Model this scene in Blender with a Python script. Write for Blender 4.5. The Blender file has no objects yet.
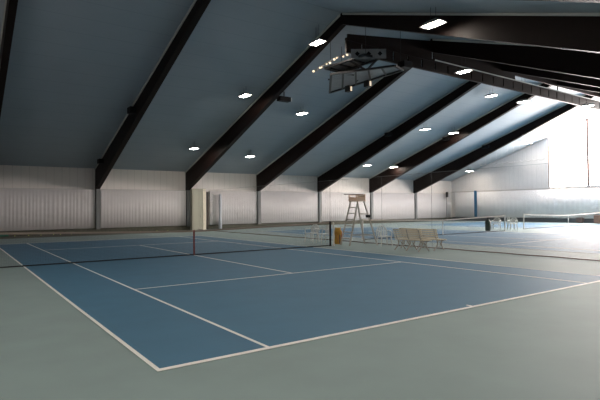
import bpy, bmesh, math, random
from mathutils import Vector, Matrix
random.seed(7)
PI = math.pi
SC = bpy.context.scene
C = SC.collection

# ------------------------------------------------------------------ camera
CAM = Vector((-7.292, -17.075, 1.725)); YAW, PITCH, ROLL, FPX = .6159, .0149, -.0094, 493.0
f = Vector((math.sin(YAW)*math.cos(PITCH), math.cos(YAW)*math.cos(PITCH), math.sin(PITCH)))
r0 = Vector((math.cos(YAW), -math.sin(YAW), 0)); u0 = r0.cross(f)
r = r0*math.cos(ROLL) + u0*math.sin(ROLL); u = -r0*math.sin(ROLL) + u0*math.cos(ROLL)
cd = bpy.data.cameras.new('camera'); cam = bpy.data.objects.new('camera', cd); C.objects.link(cam)
cd.sensor_width = 36; cd.lens = FPX/600*36; cd.clip_end = 200; cd.clip_start = .05
cam.matrix_world = Matrix(((r.x, u.x, -f.x, CAM.x), (r.y, u.y, -f.y, CAM.y), (r.z, u.z, -f.z, CAM.z), (0, 0, 0, 1)))
SC.camera = cam

# ------------------------------------------------------------------ world, exposure, daylight
SC.view_settings.view_transform = 'Standard'; SC.view_settings.look = 'None'
SC.view_settings.gamma = 1; SC.view_settings.exposure = 0.22
w = bpy.data.worlds.new('world'); SC.world = w; w.use_nodes = True
w.node_tree.nodes['Background'].inputs[0].default_value = (.75, .85, 1, 1)
w.node_tree.nodes['Background'].inputs[1].default_value = 1.0
WINDOW_GLOW = 33.0        # daylight through the frosted gable window
LAMP_GLOW = 98.0

# ------------------------------------------------------------------ hall dimensions
RY, RZ = 1.0, 11.1           # ridge line
WY = 20.5                    # far eave wall
NY = 2*RY - WY               # near eave wall
SL = (RZ - 4.68)/(WY - RY)   # roof slope
XL, XR = -12.2, 41.5
def roof_z(y): return RZ - SL*abs(y - RY)
FRAMES = [-5.41, 1.34, 8.20, 14.75, 21.5, 28.25, 34.95]

# ------------------------------------------------------------------ materials
M = {}
def mat(name, col, rough=.6, metal=0, noise=0, nscale=8, bump=0, emit=0, spec=.5, col2=None, alpha=1):
    m = bpy.data.materials.new(name); m.use_nodes = True; nt = m.node_tree; b = nt.nodes['Principled BSDF']
    b.inputs['Base Color'].default_value = (*col, 1); b.inputs['Roughness'].default_value = rough
    b.inputs['Metallic'].default_value = metal; b.inputs['Specular IOR Level'].default_value = spec
    b.inputs['Alpha'].default_value = alpha
    if emit:
        b.inputs['Emission Color'].default_value = (*col, 1); b.inputs['Emission Strength'].default_value = emit
    if noise or bump:
        tc = nt.nodes.new('ShaderNodeTexCoord'); n = nt.nodes.new('ShaderNodeTexNoise'); n.inputs['Scale'].default_value = nscale
        n.inputs['Detail'].default_value = 6
        nt.links.new(tc.outputs['Object'], n.inputs['Vector'])
        if noise:
            mx = nt.nodes.new('ShaderNodeMix'); mx.data_type = 'RGBA'
            c2 = col2 or tuple(c*(1-noise) for c in col)
            mx.inputs[6].default_value = (*col, 1); mx.inputs[7].default_value = (*c2, 1)
            nt.links.new(n.outputs['Fac'], mx.inputs[0]); nt.links.new(mx.outputs[2], b.inputs['Base Color'])
        if bump:
            bp = nt.nodes.new('ShaderNodeBump'); bp.inputs['Strength'].default_value = bump; bp.inputs['Distance'].default_value = .01
            nt.links.new(n.outputs['Fac'], bp.inputs['Height']); nt.links.new(bp.outputs['Normal'], b.inputs['Normal'])
    M[name] = m; return m
def banded(name, col, col2, axis, period, duty=.08, rough=.7):
    """panels with thin darker joints every `period` metres along an object axis"""
    m = mat(name, col, rough); nt = m.node_tree; b = nt.nodes['Principled BSDF']
    tc = nt.nodes.new('ShaderNodeTexCoord'); sp = nt.nodes.new('ShaderNodeSeparateXYZ')
    dv = nt.nodes.new('ShaderNodeMath'); dv.operation = 'DIVIDE'; dv.inputs[1].default_value = period
    fr = nt.nodes.new('ShaderNodeMath'); fr.operation = 'FRACT'
    lt = nt.nodes.new('ShaderNodeMath'); lt.operation = 'LESS_THAN'; lt.inputs[1].default_value = duty
    n = nt.nodes.new('ShaderNodeTexNoise'); n.inputs['Scale'].default_value = .6
    mx = nt.nodes.new('ShaderNodeMix'); mx.data_type = 'RGBA'; mx.inputs[6].default_value = (*col, 1); mx.inputs[7].default_value = (*col2, 1)
    m2 = nt.nodes.new('ShaderNodeMix'); m2.data_type = 'RGBA'; m2.blend_type = 'MULTIPLY'; m2.inputs[0].default_value = .12
    nt.links.new(tc.outputs['Object'], sp.inputs[0]); nt.links.new(sp.outputs[axis], dv.inputs[0]); nt.links.new(dv.outputs[0], fr.inputs[0])
    nt.links.new(fr.outputs[0], lt.inputs[0]); nt.links.new(lt.outputs[0], mx.inputs[0])
    nt.links.new(tc.outputs['Object'], n.inputs['Vector']); nt.links.new(mx.outputs[2], m2.inputs[6]); nt.links.new(n.outputs['Fac'], m2.inputs[7])
    nt.links.new(m2.outputs[2], b.inputs['Base Color']); return m
def netting(name, col, cell, thread, ax=(0, 2)):
    """knotted net: opaque threads in a square grid, nothing between them"""
    m = mat(name, col, .8); nt = m.node_tree; b = nt.nodes['Principled BSDF']; out = nt.nodes['Material Output']
    tc = nt.nodes.new('ShaderNodeTexCoord'); sp = nt.nodes.new('ShaderNodeSeparateXYZ'); nt.links.new(tc.outputs['Object'], sp.inputs[0])
    res = []
    for a in ax:
        dv = nt.nodes.new('ShaderNodeMath'); dv.operation = 'DIVIDE'; dv.inputs[1].default_value = cell
        fr = nt.nodes.new('ShaderNodeMath'); fr.operation = 'FRACT'
        lt = nt.nodes.new('ShaderNodeMath'); lt.operation = 'LESS_THAN'; lt.inputs[1].default_value = thread/cell
        nt.links.new(sp.outputs[a], dv.inputs[0]); nt.links.new(dv.outputs[0], fr.inputs[0]); nt.links.new(fr.outputs[0], lt.inputs[0]); res.append(lt)
    mx = nt.nodes.new('ShaderNodeMath'); mx.operation = 'MAXIMUM'
    nt.links.new(res[0].outputs[0], mx.inputs[0]); nt.links.new(res[1].outputs[0], mx.inputs[1])
    tr = nt.nodes.new('ShaderNodeBsdfTransparent'); ms = nt.nodes.new('ShaderNodeMixShader')
    nt.links.new(mx.outputs[0], ms.inputs[0]); nt.links.new(tr.outputs[0], ms.inputs[1]); nt.links.new(b.outputs[0], ms.inputs[2])
    nt.links.new(ms.outputs[0], out.inputs[0]); return m

mat('carpet', (.25, .335, .335), .68, noise=.22, nscale=1.3, bump=.15, spec=.5)
mat('court_blue', (.055, .165, .27), .66, noise=.2, nscale=1.6, bump=.1, spec=.5)
mat('line_white', (.88, .87, .84), .6, noise=.12, nscale=4)
banded('ceiling_panel', (.33, .39, .44), (.295, .35, .395), 1, 1.0, .04, .65)
banded('wall_panel', (.74, .70, .67), (.60, .57, .54), 0, .5, .06)
banded('gable_panel', (.86, .82, .81), (.74, .71, .70), 1, .5, .06)
mat('lit_curtain_cloth', (.86, .83, .83), .9)  # curtain cloth lightened in place of window light that misses this wall
mat('curtain_cloth', (.64, .62, .62), .9, noise=.1, nscale=3)
mat('rafter_wood', (.012, .006, .005), .5, noise=.4, nscale=6, spec=.12)
mat('trim_light', (.46, .48, .45), .6)
mat('skirting', (.13, .13, .095), .8, noise=.75, nscale=7)
mat('skirting_dark', (.10, .12, .13), .7, noise=.3, nscale=5)
mat('post_grey', (.16, .17, .17), .6)
mat('beige_paint', (.42, .42, .33), .6, noise=.1, nscale=2)
mat('lit_edge_cream', (.85, .80, .66), .5)
mat('dark_gap', (.05, .04, .035), .8)
mat('white_plastic', (.66, .67, .64), .4)
mat('white_paint', (.80, .77, .72), .45)
mat('bench_wood', (.86, .76, .60), .6, noise=.2, nscale=9)
mat('bench_iron', (.42, .39, .34), .5, noise=.3, nscale=9)
mat('aluminium', (.50, .47, .43), .4, .2)
mat('chair_wood', (.76, .56, .42), .5, noise=.2, nscale=9)
mat('brown_wood', (.12, .075, .06), .5)
mat('black_matte', (.006, .006, .007), .6, spec=.2)
mat('dark_green', (.01, .035, .022), .5)
mat('black_rubber', (.02, .02, .022), .7)
mat('net_band', (.26, .21, .18), .8)
mat('net_band_white', (.72, .64, .58), .8)
mat('red_strap', (.20, .06, .06), .8)
mat('yellow_cloth', (.62, .40, .05), .8, noise=.4, nscale=6, col2=(.45, .18, .04))
mat('orange_cloth', (.40, .13, .04), .8)
mat('blue_panel', (.02, .12, .24), .6)
mat('steel', (.30, .31, .31), .35, .7, noise=.3, nscale=8)
mat('grey_sheet', (.30, .31, .32), .5, .3, noise=.4, nscale=4)
mat('dark_steel', (.018, .017, .018), .5, .3)
mat('housing_grey', (.22, .22, .22), .4, .5)
mat('lamp_glass', (1.0, .90, .78), .4, emit=LAMP_GLOW)
mat('bulb_glow', (1.0, .78, .55), .3, emit=.7)
mat('window_pane', (1.0, .90, .85), .4, emit=WINDOW_GLOW)
mat('window_frame', (.30, .20, .17), .6)
mat('trim_pale', (.62, .58, .56), .6)
mat('orange_box', (.34, .20, .15), .7, noise=.4, nscale=5)
mat('green_mat', (.02, .12, .08), .7)
netting('court_net', (.02, .02, .025), .045, .0022, (0, 2))
netting('divider_net', (.16, .14, .14), .04, .0016, (1, 2))

# ------------------------------------------------------------------ mesh helpers
def box(bm, x0, x1, y0, y1, z0, z1):
    v = [bm.verts.new(p) for p in ((x0,y0,z0),(x1,y0,z0),(x1,y1,z0),(x0,y1,z0),(x0,y0,z1),(x1,y0,z1),(x1,y1,z1),(x0,y1,z1))]
    for q in ((3,2,1,0),(4,5,6,7),(0,1,5,4),(1,2,6,5),(2,3,7,6),(3,0,4,7)): bm.faces.new([v[i] for i in q])
def prism(bm, pts, a, b, axis=0):
    """extrude polygon pts (in the two other axes) between a and b on axis"""
    def P(c, p):
        q = list(p); q.insert(axis, c); return q
    A = [bm.verts.new(P(a, p)) for p in pts]; B = [bm.verts.new(P(b, p)) for p in pts]
    n = len(pts); bm.faces.new(A[::-1]); bm.faces.new(B)
    for i in range(n): bm.faces.new((A[i], A[(i+1) % n], B[(i+1) % n], B[i]))
def tube(bm, pts, rad, n=8, closed=False):
    pts = [Vector(p) for p in pts]; rings = []
    L = len(pts)
    for i, p in enumerate(pts):
        if closed: t = pts[(i+1) % L] - pts[i-1]
        else: t = pts[min(i+1, L-1)] - pts[max(i-1, 0)]
        t.normalize(); a = Vector((0, 0, 1)) if abs(t.z) < .9 else Vector((1, 0, 0))
        s = t.cross(a).normalized(); q = s.cross(t)
        rr = rad[i] if isinstance(rad, (list, tuple)) else rad
        rings.append([bm.verts.new(p + (s*math.cos(2*PI*k/n) + q*math.sin(2*PI*k/n))*rr) for k in range(n)])
    for i in range(L if closed else L-1):
        A, B = rings[i], rings[(i+1) % L]
        for k in range(n): bm.faces.new((A[k], A[(k+1) % n], B[(k+1) % n], B[k]))
    if not closed: bm.faces.new(rings[0][::-1]); bm.faces.new(rings[-1])
def bar(bm, a, b, w_, d_):
    """rectangular bar between two points"""
    a, b = Vector(a), Vector(b); t = (b-a).normalized(); ref = Vector((0, 1, 0)) if abs(t.y) < .9 else Vector((1, 0, 0))
    s = t.cross(ref).normalized()*w_/2; q = t.cross(s).normalized()*d_/2
    v = [bm.verts.new(p + i*s + j*q) for p in (a, b) for i, j in ((-1,-1),(1,-1),(1,1),(-1,1))]
    for f_ in ((0,1,2,3),(7,6,5,4),(0,4,5,1),(1,5,6,2),(2,6,7,3),(3,7,4,0)): bm.faces.new([v[i] for i in f_])
def lathe(bm, prof, cx=0, cy=0, n=16):
    rings = [[bm.verts.new((cx+rr*math.cos(2*PI*k/n), cy+rr*math.sin(2*PI*k/n), z)) for k in range(n)] for rr, z in prof]
    for A, B in zip(rings, rings[1:]):
        for k in range(n): bm.faces.new((A[k], A[(k+1) % n], B[(k+1) % n], B[k]))
    bm.faces.new(rings[0][::-1]); bm.faces.new(rings[-1])
def NB(): return bmesh.new()
def obj(name, bm, m, parent=None, loc=(0, 0, 0), rotz=0, bevel=0, smooth=False):
    bmesh.ops.recalc_face_normals(bm, faces=bm.faces)
    me = bpy.data.meshes.new(name); bm.to_mesh(me); bm.free(); me.materials.append(M[m])
    if smooth:
        for p in me.polygons: p.use_smooth = True
    o = bpy.data.objects.new(name, me); C.objects.link(o); o.location = loc; o.rotation_euler = (0, 0, rotz)
    if parent: o.parent = parent
    if bevel:
        bv = o.modifiers.new('bevel', 'BEVEL'); bv.width = bevel; bv.segments = 2; bv.limit_method = 'ANGLE'
    return o
def tag(o, label, cat, group=None):
    o['label'] = label; o['category'] = cat
    if group: o['group'] = group
    return o
def thing(name, label, cat, loc=(0, 0, 0), rotz=0, group=None):
    o = bpy.data.objects.new(name, None); C.objects.link(o); o.location = loc; o.rotation_euler = (0, 0, rotz)
    o.empty_display_size = .1
    return tag(o, label, cat, group)
def struct(name, bm, m, parent=None, **k):
    o = obj(name, bm, m, parent, **k)
    if not parent: o['kind'] = 'structure'
    return o
def dup(root, loc, rotz, label, group=None):
    c = root.copy(); C.objects.link(c); c.location = loc; c.rotation_euler = (0, 0, rotz); c['label'] = label
    if group: c['group'] = group
    for ch in list(root.children):
        d = ch.copy(); C.objects.link(d); d.parent = c
        for g in list(ch.children):
            e = g.copy(); C.objects.link(e); e.parent = d
    return c

# ------------------------------------------------------------------ shell
b = NB(); box(b, XL-.3, XR+.3, NY-.3, WY+.3, -.3, 0); floor = struct('floor', b, 'carpet')
b = NB()
prism(b, [(NY-.3, roof_z(NY-.3)), (RY, RZ), (WY+.3, roof_z(WY+.3)), (WY+.3, roof_z(WY+.3)+.3), (RY, RZ+.35), (NY-.3, roof_z(NY-.3)+.3)], XL-.3, XR+.3, 0)
struct('ceiling', b, 'ceiling_panel')
b = NB(); box(b, XL, XR, WY, WY+.3, 0, roof_z(WY)+.02); struct('wall_far', b, 'wall_panel')
b = NB(); box(b, XL, XR, NY-.3, NY, 0, roof_z(NY)+.02); struct('wall_near', b, 'wall_panel')
b = NB(); prism(b, [(NY, 0), (WY, 0), (WY, roof_z(WY)), (RY, RZ), (NY, roof_z(NY))], XL-.3, XL, 0); struct('wall_left', b, 'gable_panel')
WW0, WW1, WZ0 = 8.75, -6.75, 3.46   # gable window span and sill
b = NB()
prism(b, [(NY, 0), (WY, 0), (WY, WZ0), (NY, WZ0)], XR, XR+.3, 0)
prism(b, [(WW0, WZ0), (WY, WZ0), (WY, roof_z(WY)), (WW0, roof_z(WW0))], XR, XR+.3, 0)
prism(b, [(NY, WZ0), (WW1, WZ0), (WW1, roof_z(WW1)), (NY, roof_z(NY))], XR, XR+.3, 0)
struct('wall_right', b, 'gable_panel')
b = NB(); prism(b, [(WW1, WZ0), (WW0, WZ0), (WW0, roof_z(WW0)), (RY, RZ), (WW1, roof_z(WW1))], XR+.14, XR+.18, 0)
win = struct('window_1', b, 'window_pane')
b = NB()
for y in (5.0, 1.0, -3.0): box(b, XR-.08, XR+.13, y-.11, y+.11, WZ0+.05, roof_z(y)-.02)
box(b, XR-.02, XR+.13, WW0-.07, WW0+.03, WZ0, roof_z(WW0)-.02); box(b, XR-.02, XR+.13, WW1-.03, WW1+.07, WZ0, roof_z(WW1)-.02)
obj('window_frame', b, 'window_frame', win)
b = NB(); box(b, XR-.05, XR+.13, WW1, WW0, WZ0-.04, WZ0+.05); obj('window_sill', b, 'white_paint', win)
b = NB(); box(b, XR-.07, XR, NY, WY, 3.3, 3.42); struct('trim_1', b, 'trim_pale')
b = NB(); prism(b, [(WY, roof_z(WY)-.12), (WY, roof_z(WY)), (RY, RZ), (NY, roof_z(NY)), (NY, roof_z(NY)-.12), (RY, RZ-.12)], XR-.07, XR-.001, 0); struct('trim_3', b, 'trim_pale')
b = NB(); box(b, XL, XR-.1, WY-.06, WY, 0, .36); struct('baseboard_far', b, 'skirting')
b = NB(); box(b, XR-.06, XR, NY, WY-.07, 0, .42); struct('baseboard_right', b, 'skirting_dark')
b = NB(); box(b, XL+.1, 8.2, 17.4, WY-.07, 0, .01); struct('trim_2', b, 'skirting')

# ------------------------------------------------------------------ court markings and playing surfaces
def court(cx, cy, nm):
    b = NB(); box(b, cx-5.50, cx+5.50, cy-11.90, cy+11.90, 0, .004)
    c = struct(nm, b, 'court_blue')
    z0, z1 = .004, .007; h = .05
    def ln(x0, x1, y0, y1, m='line_white'):
        q = NB(); box(q, cx+x0, cx+x1, cy+y0, cy+y1, z0, z1); obj('court_line', q, m, c)
    for s in (-1, 1):
        ln(s*5.485-h/2, s*5.485+h/2, -11.925, 11.925); ln(s*4.10-h/2, s*4.10+h/2, -11.845, 11.845)
        ln(-5.46, 5.46, s*11.885-.04, s*11.885+.04); ln(-4.075, 4.075, s*6.4-h/2, s*6.4+h/2)
        ln(-h/2, h/2, min(s*11.845, s*11.74), max(s*11.845, s*11.74))
    ln(-h/2, h/2, -6.37, 6.37)
    return c
C2 = (16.6, 2.0); C3 = (33.1, 2.8)
court(0, 0, 'floor_court'); court(*C2, 'floor_court'); court(*C3, 'floor_court')

# ------------------------------------------------------------------ roof rafters (glulam frames)
def bay_rafter(x, label):
    t = thing('roof_rafter', label, 'rafter', (x, RY, 0), 0, 'dark timber roof rafters')
    hw = .14
    for nm, s in (('rafter_beam', 1), ('rafter_beam', -1)):
        L = WY - RY
        def top(d): return RZ - SL*d - .02
        def dep(d): return (.75 + 1.15*d/L) if s < 0 and x > 14 else .55 + .95*d/L
        q = NB()
        prism(q, [(0, top(0)), (s*L, top(L)), (s*L, top(L)-dep(L)), (s*(L-.12), top(L)-dep(L)), (s*(L-1.6), top(L-1.6)-dep(L-1.6)-.06), (0, top(0)-dep(0))], -hw, hw, 0)
        o = obj(nm, q, 'rafter_wood', t)
        q = NB()
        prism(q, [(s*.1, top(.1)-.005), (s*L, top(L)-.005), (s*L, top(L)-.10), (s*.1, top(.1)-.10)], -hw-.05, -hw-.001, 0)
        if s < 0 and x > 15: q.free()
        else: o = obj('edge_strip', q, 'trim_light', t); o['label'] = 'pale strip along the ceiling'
        q = NB(); box(q, -.14, .14, min(s*(L-.02), s*(L-.3)), max(s*(L-.02), s*(L-.3)), .3, top(L)-dep(L)+.02)
        obj('column', q, 'post_grey', t)
    return t
RL = ['leftmost dark timber rafter, cut off by the left edge of the photo',
      'second dark timber rafter from the left, landing on the left grey post',
      'dark timber rafter crossing the hall middle, landing beside the beige closet',
      'dark timber rafter whose foot is first to the right of the beige closet',
      'dark timber rafter whose foot lands just left of the umpire chair top',
      'dark timber rafter whose foot lands just right of the umpire chair top',
      'rightmost dark timber rafter, nearest the bright gable window']
rafters = [bay_rafter(x, l) for x, l in zip(FRAMES, RL)]

# ------------------------------------------------------------------ ridge girder
t = thing('ridge_girder', 'long dark girder running under the roof ridge towards the bright window', 'girder', (8.3, RY, 9.22))
q = NB(); box(q, 0, 33.0, -.06, .06, 0, .10); box(q, 0, 33.0, -.06, .06, .58, .70)
obj('girder_chord', q, 'rafter_wood', t)
q = NB(); x = 0
while x < 33: box(q, x+.0, x+1.0, -.04, .04, .1, .58); x += 1.1
obj('web_panel', q, 'rafter_wood', t)
q = NB(); box(q, 6.4, 14.5, -.03, .03, .70, 1.80); box(q, 14.5, 33, -.03, .03, 1.0, 1.80); obj('ridge_board', q, 'rafter_wood', t)
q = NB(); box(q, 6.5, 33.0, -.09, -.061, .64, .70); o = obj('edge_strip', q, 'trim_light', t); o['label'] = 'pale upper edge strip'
q = NB()
prism(q, [(.1, .70), (6.3, .70), (6.3, 1.72), (.1, .90)], -.03, .03, 1)
obj('infill_panel', q, 'rafter_wood', t)
for x in FRAMES[3:]:
    q = NB(); box(q, x-8.3-.03, x-8.3+.03, -.03, .03, .70, 1.4); obj('hanger', q, 'dark_steel', t)

# ------------------------------------------------------------------ curtains along the far wall and right wall
def pleated(L, h, n_per=.24, amp=.009, seed=0):
    rnd = random.Random(seed); q = NB(); n = int(L/.055); A = []; B = []; ph = 0
    for i in range(n+1):
        x = L*i/n; ph += rnd.uniform(.6, 1.4)*2*PI*.055/n_per
        y = amp*math.sin(ph)*rnd.uniform(.7, 1.1)
        A.append(q.verts.new((x, y, 0))); B.append(q.verts.new((x, y*.8, h)))
    for i in range(n): q.faces.new((A[i], A[i+1], B[i+1], B[i]))
    return q
bays = [(-12.0, FRAMES[0]), (FRAMES[0], FRAMES[1]), (FRAMES[1], FRAMES[2]), (9.9, FRAMES[3]), (FRAMES[3], FRAMES[4]), (FRAMES[4], FRAMES[5]), (FRAMES[5], FRAMES[6]), (FRAMES[6], XR-.3)]
BL = ['white pleated wall curtain at the far left edge, left of the first rafter foot',
      'white pleated wall curtain in the leftmost bay, left of the left grey post',
      'white pleated wall curtain between the left grey post and the beige closet',
      'white pleated wall curtain just right of the beige closet',
      'white pleated wall curtain behind the right end of the nearest net',
      'white pleated wall curtain behind the umpire chair',
      'white pleated wall curtain behind the white benches',
      'white pleated wall curtain filling the far right corner bay']
for i, ((a, e), l) in enumerate(zip(bays, BL)):
    o = obj('wall_curtain', pleated(e-a-.36, 2.78, seed=i), 'curtain_cloth', None, (a+.18, WY-.16, .36), smooth=True)
    sol = o.modifiers.new('s', 'SOLIDIFY'); sol.thickness = .006
    tag(o, l, 'curtain', 'curtains on the long wall')
    q = NB(); tube(q, [(0, -.02, 2.80), (e-a-.36, -.02, 2.80)], .018, 6); obj('curtain_rail', q, 'trim_light', o)
o = obj('wall_curtain', pleated(WY-NY-1.2, 2.84, .5, .012, 33), 'lit_curtain_cloth', None, (XR-.15, WY-.6, .44), -PI/2, smooth=True)
o.modifiers.new('s', 'SOLIDIFY').thickness = .006
tag(o, 'grey white curtain covering the lower gable wall below the bright window', 'curtain')

# beige closet / column casing by the middle rafter foot
t = thing('closet', 'tall beige closet against the wall right of the middle rafter foot', 'closet', (8.42, WY-.62, 0))
q = NB(); box(q, -.06, 1.12, 0, .44, .0, 3.3); obj('body', q, 'beige_paint', t, bevel=.01)
q = NB(); box(q, .04, .70, -.02, 0, .1, 3.2); obj('door', q, 'beige_paint', t)
q = NB(); box(q, .86, 1.12, -.03, -.001, .0, 3.26); o = obj('lit_corner_strip', q, 'lit_edge_cream', t); o['label'] = 'lit right edge put in as a bright cream strip'  # closet's lit right edge, put in as a lighter colour
q = NB(); box(q, .62, .65, -.06, -.02, 1.0, 1.15); obj('handle', q, 'steel', t)
q = NB(); box(q, 0, .13, 0, .08, 0, 3.05); tag(obj('post', q, 'dark_gap', None, (9.72, WY-.35, 0)), 'narrow dark post standing right of the beige closet', 'post')
q = NB(); lathe(q, [(.05, 0), (.13, .02), (.14, .5), (.09, 1.2), (.13, 2.2), (.10, 2.86), (.04, 2.9)], n=14)
tag(obj('curtain_bundle', q, 'divider_bundle' if 'divider_bundle' in M else 'blue_panel', None, (10.9, WY-.42, 0), smooth=True), 'pale blue gathered curtain bundle right of the beige closet', 'curtain')
mat('pale_blue_cloth', (.50, .54, .60), .9); C.objects['curtain_bundle'].data.materials[0] = M['pale_blue_cloth']
# wall things
q = NB(); box(q, -.03, 0, 0, .34, 0, 2.98)
tag(obj('wall_panel', q, 'blue_panel', None, (XR-.23, 16.9, .46)), 'narrow vertical blue panel on the gable wall near its left corner', 'panel')
t = thing('wall_speaker', 'small dark box on a thin pole in the far right corner', 'speaker', (40.0, WY-.42, 0))
q = NB(); tube(q, [(0, 0, 0), (0, 0, 3.3)], .03); obj('pole', q, 'post_grey', t)
q = NB(); box(q, -.14, .14, -.15, .0, 2.75, 3.35); obj('body', q, 'dark_steel', t, bevel=.02)
t = thing('cable', 'looped pale cable hanging under the roof left of the bright gable window', 'cable', (38.5, 14.5, 6.04))
q = NB(); tube(q, [(0, -7.0*i/160, .13*i/160 - .13*abs(math.sin(i/160*PI*11))) for i in range(161)], .035, 6); obj('cable_loop', q, 'trim_pale', t)
for k in range(0, 12): q = NB(); y = -7.0*k/11; tube(q, [(0, y, .13*k/11), (0, y, roof_z(14.5+y)-6.04)], .006, 5); obj('hanger', q, 'trim_pale', t)
q = NB(); box(q, -.25, 0, 0, 3.6, 0, .75); 
tag(obj('padded_block', q, 'orange_box', None, (XR-.25, .8, .0), bevel=.04), 'orange brown block against the gable wall behind the farthest net', 'block')
q = NB(); box(q, -.3, 0, 0, .6, 0, .5)
tag(obj('storage_box', q, 'brown_wood', None, (XR-.3, 5.3, 0), bevel=.03), 'small dark box against the gable wall left of the orange brown block', 'box')
q = NB(); box(q, 0, 1.0, -.3, 0, 0, .28)
tag(obj('floor_mat', q, 'green_mat', None, (-5.25, WY-.4, .0), bevel=.06), 'dark green rolled mat at the foot of the wall, far left edge', 'mat')
# tennis balls collected along the long wall
def ball_bm():
    q = NB(); bmesh.ops.create_icosphere(q, subdivisions=2, radius=.033); return q
mat('ball_felt', (.55, .62, .18), .9)
bx_ = [-4.4, -3.9, -3.1, -2.4, -1.6, -1.2, -.5, .1, .7, 2.2, 3.0, 3.4, 4.3, 5.5, 6.3]
b0 = obj('tennis_ball', ball_bm(), 'ball_felt', None, (bx_[0], WY-.6, .033), smooth=True)
tag(b0, 'yellow tennis ball lying at the foot of the long left wall', 'ball', 'tennis balls along the wall')
for x in bx_[1:]:
    c = b0.copy(); C.objects.link(c); c.location = (x, WY-.45-random.random()*.4, .033)

# ------------------------------------------------------------------ tennis nets
def tennis_net(cx, cy, label, band, post_m, strap_m):
    t = thing('tennis_net', label, 'tennis net', (cx, cy, 0))
    def hgt(x): return .914 + (1.07-.914)*(abs(x)/6.4)**1.15
    xs = [-6.36 + 12.72*i/40 for i in range(41)]
    q = NB()
    A = [q.verts.new((x, 0, .03)) for x in xs]; B = [q.verts.new((x, 0, hgt(x)-.04)) for x in xs]
    for i in range(40): q.faces.new((A[i], A[i+1], B[i+1], B[i]))
    obj('net_mesh', q, 'court_net', t)
    q = NB()
    for a, e in zip(xs, xs[1:]):
        prism(q, [(a, hgt(a)-.06), (e, hgt(e)-.06), (e, hgt(e)), (a, hgt(a))], -.012, .012, 1)
    obj('top_band', q, band, t)
    q = NB(); tube(q, [(x, 0, .028) for x in xs], .02, 6); obj('bottom_cord', q, 'black_rubber', t)
    q = NB(); box(q, -.028, .028, -.016, .016, .0, .93); obj('center_strap', q, strap_m, t)
    for s in (-1, 1):
        q = NB(); lathe(q, [(.07, 0), (.07, .015), (.042, .016), (.042, 1.08), (.03, 1.1)], s*6.42, 0); obj('post', q, post_m, t)
    return t
tennis_net(0, 0, 'nearest tennis net with dark post and red centre strap on the big blue court', 'net_band', 'black_matte', 'red_strap')
tennis_net(*C2, 'tennis net on the second court, its white post beside the black bag', 'net_band_white', 'white_paint', 'white_paint')
tennis_net(*C3, 'farthest tennis net, running under the bright gable window', 'net_band_white', 'white_paint', 'white_paint')
q = NB(); lathe(q, [(.06, 0), (.06, .02), (.035, .021), (.035, 1.02), (.02, 1.04)])
tag(obj('singles_post', q, 'white_paint', None, (6.62, .02, 0)), 'pale pole standing just behind the nearest net post', 'post')

# ------------------------------------------------------------------ divider net between first and second court
D0, D1 = Vector((8.75, WY-.9, 0)), Vector((8.75, -14.5, 0))
t = thing('divider_net', 'sheer dark hemmed dividing net hanging between the first and second court', 'net')
def dp(s): return D0.lerp(D1, s)
q = NB(); N = 120; A = []; B = []
for i in range(N+1):
    p = dp(i/N); wv = .05*math.sin(i*.9); A.append(q.verts.new((p.x+wv, p.y, .03))); B.append(q.verts.new((p.x, p.y, 3.1)))
for i in range(N): q.faces.new((A[i], A[i+1], B[i+1], B[i]))
obj('net_mesh', q, 'divider_net', t)
q = NB(); tube(q, [(dp(i/N).x+.05*math.sin(i*.9), dp(i/N).y, .03) for i in range(N+1)], .02, 6); obj('hem', q, 'brown_wood', t)
q = NB(); tube(q, [(dp(i/20).x, dp(i/20).y, 3.1) for i in range(21)], .006, 5); obj('top_wire', q, 'steel', t)
for s in (.49, .60, .684):
    p = dp(s); q = NB(); zt = roof_z(p.y)-dp(s).z
    tube(q, [(p.x, p.y, .05), (p.x, p.y, 3.12)], .006, 6)
    obj('hanging_cord', q, 'dark_steel', t)

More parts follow.
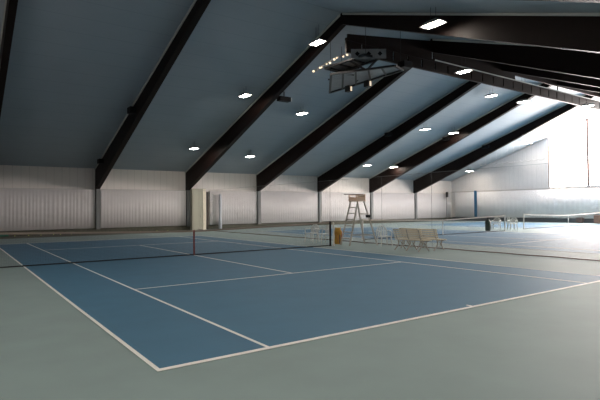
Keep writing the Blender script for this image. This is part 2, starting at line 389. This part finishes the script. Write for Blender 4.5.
# ------------------------------------------------------------------ umpire chair
def umpire(loc, rz):
    # local: ladder faces -X
    t = thing('umpire_chair', 'tall aluminium umpire chair with ladder and wooden seat beside the nearest net', 'umpire chair', loc, rz)
    def q4(a, e, w_=.045, d_=.06): z = NB(); bar(z, a, e, w_, d_); return z
    for s in (-1, 1):
        obj('ladder_rail', q4((-.68, s*.37, 0), (-.16, s*.29, 1.98)), 'aluminium', t)
        obj('leg', q4((.72, s*.50, 0), (.18, s*.26, 1.98)), 'aluminium', t)
    def lp(z): k = z/1.98; return (-.68+.52*k, .37-.08*k)
    for z in (.32, .60, .88, 1.16, 1.44, 1.70):
        x, y = lp(z); q = NB(); box(q, x-.05, x+.05, -y, y, z-.02, z+.02); obj('ladder_rung', q, 'aluminium', t)
    def rp(z): k = z/1.98; return (.72-.54*k, .50-.24*k)
    for z in (.45, 1.40):
        x, y = rp(z); q = NB(); box(q, x-.02, x+.02, -y, y, z-.02, z+.02); obj('brace', q, 'aluminium', t)
    q = NB()
    for s in (-1, 1):
        a, e = lp(.45), rp(.45)
    q.free()
    for s in (-1, 1):
        q = NB(); bar(q, (a[0], s*a[1], .45), (e[0], s*e[1], .45), .025, .025); obj('side_brace', q, 'aluminium', t)
    q = NB(); box(q, -.28, .28, -.30, .30, 1.97, 2.02); obj('seat', q, 'chair_wood', t, bevel=.01)
    q = NB()
    for z in (2.10, 2.20): box(q, .22, .245, -.28, .28, z-.03, z+.04)
    for s in (-1, 1): box(q, .215, .25, s*.27-.02, s*.27+.02, 2.02, 2.3)
    obj('backrest', q, 'chair_wood', t)
    for s in (-1, 1):
        q = NB(); box(q, -.26, .22, s*.30-.02, s*.30+.02, 2.24, 2.27); box(q, -.26, -.22, s*.30-.015, s*.30+.015, 2.02, 2.24); box(q, -.22, .22, s*.30-.01, s*.30+.01, 2.03, 2.17); obj('armrest', q, 'chair_wood', t)
    q = NB(); box(q, -.85, .10, -.36, -.22, 2.27, 2.295); o = obj('writing_board', q, 'brown_wood', t); o['label'] = 'brown writing board across the armrests'
    q = NB(); box(q, .30, .42, -.42, -.22, 1.24, 1.36); o = obj('score_box', q, 'black_matte', t); o['label'] = 'small dark box on the rear leg'
    return t
umpire((7.72, -.35, 0), math.radians(-8))

# ------------------------------------------------------------------ plastic chairs
def plastic_chair(loc, rz, label):
    t = thing('plastic_chair', label, 'chair', loc, rz, 'white plastic chairs')
    q = NB(); box(q, -.24, .24, -.22, .24, .41, .44); obj('seat', q, 'white_plastic', t, bevel=.015)
    q = NB()
    pts = []
    for i in range(13):
        a = PI*i/12; pts.append((-.25*math.cos(a), .26+.02*math.sin(a), .44+.42*math.sin(a)**.6))
    tube(q, pts, .02, 6)
    for k in range(-2, 3): bar(q, (k*.08, .255, .44), (k*.085, .28, .84-.03*abs(k)), .035, .012)
    obj('backrest', q, 'white_plastic', t)
    for s in (-1, 1):
        q = NB(); tube(q, [(s*.27, .24, .66), (s*.28, 0, .66), (s*.27, -.2, .63), (s*.25, -.22, .42)], .02, 6); obj('armrest', q, 'white_plastic', t)
        for y in (-.22, .22):
            q = NB(); tube(q, [(s*.22, y*.95, .42), (s*.26, y*1.15, 0)], [.028, .018], 6); obj('leg', q, 'white_plastic', t)
    return t
pc = plastic_chair((8.20, -1.55, 0), math.radians(-20), 'white plastic armchair between the umpire chair and the benches')
dup(pc, (7.45, 2.75, 0), math.radians(-75), 'white plastic armchair behind the nearest net, farther from the net post')
dup(pc, (7.40, 1.75, 0), math.radians(-100), 'white plastic armchair behind the nearest net, next to the net post')
dup(pc, (24.1, 3.35, 0), math.radians(-70), 'white plastic chair behind the second net, between black bag and white post')
dup(pc, (24.9, 2.6, 0), math.radians(-80), 'white plastic chair just right of the white post of the second net')
dup(pc, (26.0, 3.3, 0), math.radians(60), 'white plastic chair farthest right in the gap between second and third net')

# ------------------------------------------------------------------ benches (cast ends, slatted)
def bench(loc, rz, label, L=1.6, m='bench_wood'):
    # local: long axis X, seat faces -Y
    t = thing('slatted_bench', label, 'bench', loc, rz, 'slatted benches by the divider net')
    prof = [(-.42, .40), (-.33, .425), (-.24, .43), (-.15, .43), (-.06, .425), (.03, .43), (.06, .505), (.085, .58), (.11, .655), (.135, .73), (.155, .805)]
    for i, (y, z) in enumerate(prof):
        q = NB(); h = .033 if i < 5 else .025
        if i < 5: box(q, -L/2, L/2, y-h, y+h, z-.012, z+.012)
        else: prism(q, [(y-.012, z-h), (y+.012, z-h), (y+.028, z+h), (y+.004, z+h)], -L/2, L/2, 0)
        obj('seat_slat' if i < 5 else 'back_slat', q, m, t)
    for x in (-L/2+.12, 0, L/2-.12):
        q = NB()
        tube(q, [(x, -.40, .375), (x, -.22, .39), (x, -.02, .39), (x, .08, .50), (x, .155, .74), (x, .19, .84)], .022, 6)
        tube(q, [(x, -.30, .385), (x, -.24, .26), (x, -.31, .12), (x, -.42, 0)], .024, 6)
        tube(q, [(x, .0, .40), (x, -.04, .26), (x, .06, .13), (x, .20, 0)], .024, 6)
        tube(q, [(x, -.10+.10*math.cos(a), .235+.10*math.sin(a)) for a in [i*PI/7 for i in range(14)]], .014, 6, True)
        tube(q, [(x, -.27, .24), (x, -.2, .235)], .014, 6); tube(q, [(x, 0, .235), (x, -.01, .26)], .014, 6)
        obj('bench_end', q, 'bench_iron', t)
    return t
be = bench((7.30, -3.83, 0), PI/2, 'front slatted bench with its back to the big court, right of the umpire chair', L=1.45)
bench((8.10, -3.65, 0), PI/2, 'slatted bench directly behind the front bench, both its ends sticking out', L=1.95)

# yellow bag beside the net post
t = thing('bag', 'yellow and brown cloth bag standing between the nearest net post and the umpire chair', 'bag', (7.45, .72, 0), .5)
t.scale = (.85, .85, 1)
q = NB(); lathe(q, [(.16, 0), (.21, .04), (.20, .2), (.17, .36), (.21, .50), (.22, .60), (.15, .67), (.17, .76)], n=12)
for v in q.verts: v.co.x *= .85; v.co.y *= 1.05; v.co.x += .02*math.sin(v.co.z*9)
obj('body', q, 'yellow_cloth', t, smooth=True)
q = NB(); bar(q, (-.175, -.06, .08), (-.18, .03, .60), .05, .02); obj('strap', q, 'orange_cloth', t)
for a in ((-.14, -.15), (-.02, -.21), (.10, -.17)):
    q = NB(); bar(q, (a[0], a[1], .03), (a[0]*.8+.04, a[1]*1.02, .58), .05, .04); obj('strap', q, 'orange_cloth' if a[0] > -.1 else 'brown_wood', t)

# black bag / bin at second court
t = thing('bin_bag', 'black filled bag on the floor left of the second net post', 'bag', (22.75, 3.1, 0))
t.scale = (.72, .72, .95)
q = NB(); lathe(q, [(.22, 0), (.26, .06), (.27, .35), (.25, .62), (.16, .78), (.05, .84)], n=14)
for v in q.verts:
    v.co.x += .02*math.sin(v.co.z*14+v.co.y*8); v.co.y += .02*math.cos(v.co.z*11)
obj('body', q, 'dark_green', t, smooth=True)
q = NB(); lathe(q, [(.05, .83), (.035, .87), (.09, .95)], n=10); obj('tied_neck', q, 'black_matte', t)

# ------------------------------------------------------------------ ceiling lamps
def lamp():
    t = thing('ceiling_lamp', '', 'lamp', (0, 0, 0), 0, 'hanging ceiling lamps')
    q = NB()
    for (z, hx, hy), (z2, hx2, hy2) in (((0, .24, .46), (.10, .17, .36)), ((.10, .17, .36), (.17, .10, .2))):
        A = [q.verts.new((sx*hx, sy*hy, z)) for sx, sy in ((-1,-1),(1,-1),(1,1),(-1,1))]
        B = [q.verts.new((sx*hx2, sy*hy2, z2)) for sx, sy in ((-1,-1),(1,-1),(1,1),(-1,1))]
        for k in range(4): q.faces.new((A[k], A[(k+1) % 4], B[(k+1) % 4], B[k]))
        q.faces.new(B)
    obj('housing', q, 'housing_grey', t)
    q = NB(); box(q, -.165, .165, -.35, .35, -.012, .004); obj('lamp_glass', q, 'lamp_glass', t)
    q = NB()
    for y in (-.12, .12): tube(q, [(0, y, .16), (0, y, .52 - .0)], .008, 5)
    obj('hanger', q, 'dark_steel', t)
    return t
LP = [(7.2, -5.2, 8.40, 'largest ceiling lamp, glowing in front of the middle rafter top right'),
      (7.5, 2.2, 9.85, 'ceiling lamp at the middle rafter, left of the hanging metal rack'),
      (6.69, 8.13, 'glowing ceiling lamp left of the middle rafter, halfway up'),
      (11.56, 9.24, 'ceiling lamp just right of the black box on the middle rafter'),
      (6.57, 15.29, 'small ceiling lamp left of the middle rafter, near its foot'),
      (11.45, 16.01, 'small ceiling lamp low between the middle rafter and the next one right'),
      (16.3, .15, 9.28, 'ceiling lamp right under the ridge girder, right of the hanging rack'),
      (24.6, 3.91, 'ceiling lamp below the ridge girder, in the bay of the fourth rafter top'),
      (23.73, 9.31, 'dim ceiling lamp midway between two rafters above the umpire chair'),
      (27.3, 9.31, 'ceiling lamp against the rafter second from the window'),
      (27.6, 16.45, 'low ceiling lamp near the foot of the rafter second from the window'),
      (24.02, 16.42, 'low dim ceiling lamp above the benches, in the bay left of that rafter'),
      (25.2, 1.8, 8.9, 'ceiling lamp near the top of the rightmost rafter, seen from the side'),
      (30.5, .0, 8.9, 'ceiling lamp closest to the top of the gable window'),
      (38.9, 9.45, 'pale ceiling lamp on the bright ceiling left of the gable window'),
      (39.3, 16.4, 'lowest ceiling lamp, above the blue wall panel')]
l0 = lamp()
for i, (x, y, *rest) in enumerate(LP):
    l = rest[-1]; z = rest[0] if len(rest) == 2 else roof_z(y) - .50
    if i == 0: c = l0; l0.location = (x, y, z); l0['label'] = l
    else: c = dup(l0, (x, y, z), 0, l)
    for ch in c.children:
        if ch.name.startswith('hanger'): ch.scale.z = (roof_z(y) - z)/.50

# unseen lamp rows added on the near roof half to brighten the floor
for x in (-9.5, -4.5, 2.3, 6.9, 11.6, 17.5, 24.0, 30.5):
    for y in (-6.5, -14.0):
        if x > 5 and y > -10: continue
        c = dup(l0, (x, y, roof_z(y)-.5), 0, 'added ceiling lamp on the near roof half, out of view', 'added ceiling lamps out of view')
        for ch in c.children: ch.scale.z = 1
# ------------------------------------------------------------------ boxes on the rafters
def rafter_box(x, y, label, s=(.2, .35, .3), name='junction_box', cat='box', drop=.2):
    q = NB(); box(q, -s[0], 0, -s[1]/2, s[1]/2, -s[2], 0)
    return tag(obj(name, q, 'black_matte', None, (x-.125, y, roof_z(y)-drop), bevel=.015), label, cat)
rafter_box(FRAMES[1], 11.1, 'black box on the left side of the second rafter, halfway up', (.35, .6, .34), drop=.3)
rafter_box(FRAMES[1], 18.4, 'black box near the foot of the second rafter from the left', (.3, .6, .3))
rafter_box(FRAMES[0], 9.8, 'black box on the leftmost rafter at the left photo edge', (.3, .6, .5), drop=.5)
rafter_box(FRAMES[4], 10.9, 'black box halfway up the rafter that lands left of the umpire chair', (.3, .6, .3))
rafter_box(FRAMES[5], 10.6, 'black box halfway up the rafter second from the window', (.3, .6, .3))
rafter_box(FRAMES[6], 11.2, 'black box on the rightmost rafter, midway', (.3, .7, .3))
t = thing('projector', 'black box with pale end hanging beside the middle rafter', 'projector', (9.31, 7.97, 8.36))
q = NB(); box(q, -.42, .40, -.2, .2, -.16, .12); obj('body', q, 'black_matte', t, bevel=.03)
q = NB(); box(q, .40, .47, -.15, .15, -.12, .1); o = obj('lens', q, 'white_plastic', t); o['label'] = 'pale lens end'
q = NB(); tube(q, [(0, 0, .12), (0, 0, roof_z(7.97)-8.36)], .03, 6); obj('mount', q, 'black_matte', t)

# ------------------------------------------------------------------ hanging metal rack below the ridge
t = thing('hanging_rack', 'metal rack of grey trays and small spotlights hanging below the ridge', 'rack', (0, 0, 0))
def tray(pts, z, nslat, nm):
    P4 = [Vector((x, y, z)) for x, y in pts]
    q = NB()
    for i in range(4): bar(q, P4[i], P4[(i+1) % 4], .09, .12)
    for k in range(1, nslat): s = k/nslat; bar(q, P4[0].lerp(P4[3], s), P4[1].lerp(P4[2], s), .05, .10)
    fr = obj('tray_frame', q, 'dark_steel', t)
    q = NB(); A = [q.verts.new(p + Vector((0, 0, .03))) for p in P4]; B = [q.verts.new(p + Vector((0, 0, .05))) for p in P4]
    q.faces.new(A); q.faces.new(B[::-1])
    for i in range(4): q.faces.new((A[i], A[(i+1) % 4], B[(i+1) % 4], B[i]))
    obj('tray_sheet', q, 'grey_sheet', fr)
tray([(8.75, 2.7), (11.3, 6.0), (11.3, 0.1), (10.4, -.2)], 8.6, 5, 'lower')
tray([(8.75, 3.2), (9.9, 3.3), (9.96, .4), (8.9, .3)], 9.02, 3, 'upper')
# perforated panel with dark holes
q = NB(); box(q, 0, 1.7, -.02, .02, 0, .46); pan = obj('perforated_panel', q, 'grey_sheet', t, (8.55, .9, 8.92), math.radians(-35))
q = NB()
q.free()
for x in (.3, .85, 1.4):
    q = NB(); prism(q, [(x-.12, .23), (x, .11), (x+.12, .23), (x, .35)], -.026, .026, 1); obj('hole', q, 'black_matte', pan)
def spot(p, s=.17):
    q = NB(); box(q, p[0]-s, p[0]+s*.7, p[1]-s, p[1]+s, p[2]-s, p[2]+s); o = obj('spotlight', q, 'dark_steel', t, bevel=.03)
    q = NB(); box(q, p[0]-s*.2, p[0]+s*.35, p[1]-s-.03, p[1]-s-.001, p[2]-s*.8, p[2]+s*.6); obj('reflector', q, 'bulb_glow', o)
for p in ((9.75, 2.35, 8.80), (11.0, 3.9, 8.37), (11.05, 2.4, 8.35)): spot(p)
for p, e_ in (((8.8, 3.1, 9.05), (9.9, 2.2, 8.62)), ((9.9, 3.3, 9.0), (9.3, 1.2, 8.66)), ((8.9, 1.4, 9.0), (10.6, 1.6, 8.66)), ((9.9, .5, 9.0), (10.9, 3.2, 8.62)), ((9.6, 4.0, 8.72), (11.25, 1.2, 8.72))):
    q = NB(); bar(q, p, e_, .07, .09); obj('cross_bar', q, 'dark_steel', t)
q = NB(); box(q, 10.9, 11.5, -.35, .1, 8.62, 8.95); obj('motor', q, 'black_matte', t, bevel=.03)
q = NB(); pts = []
for i in range(14):
    s = i/13; pts.append((8.42+.55*s, 3.75-2.2*s, 8.95+.5*s + .08*math.sin(PI*s)))
tube(q, pts, .025, 6); cable = obj('light_cable', q, 'steel', t)
for i, p in enumerate(pts[::1]):
    q = NB(); bmesh.ops.create_icosphere(q, subdivisions=1, radius=.055 if i % 2 else .07, matrix=Matrix.Translation(Vector(p)+Vector((random.uniform(-.05, .05), random.uniform(-.05, .05), random.uniform(-.1, .02)))))
    obj('bulb', q, 'bulb_glow' if i % 3 != 1 else 'steel', cable)
q = NB()
for x, y, z in ((8.8, 2.8, 8.6), (11.25, 5.8, 8.6), (11.25, .2, 8.6), (9.9, 3.2, 9.02), (9.0, .35, 9.0)): tube(q, [(x, y, z), (x, y, roof_z(y)+.01)], .012, 5)
obj('hanger_rod', q, 'dark_steel', t)
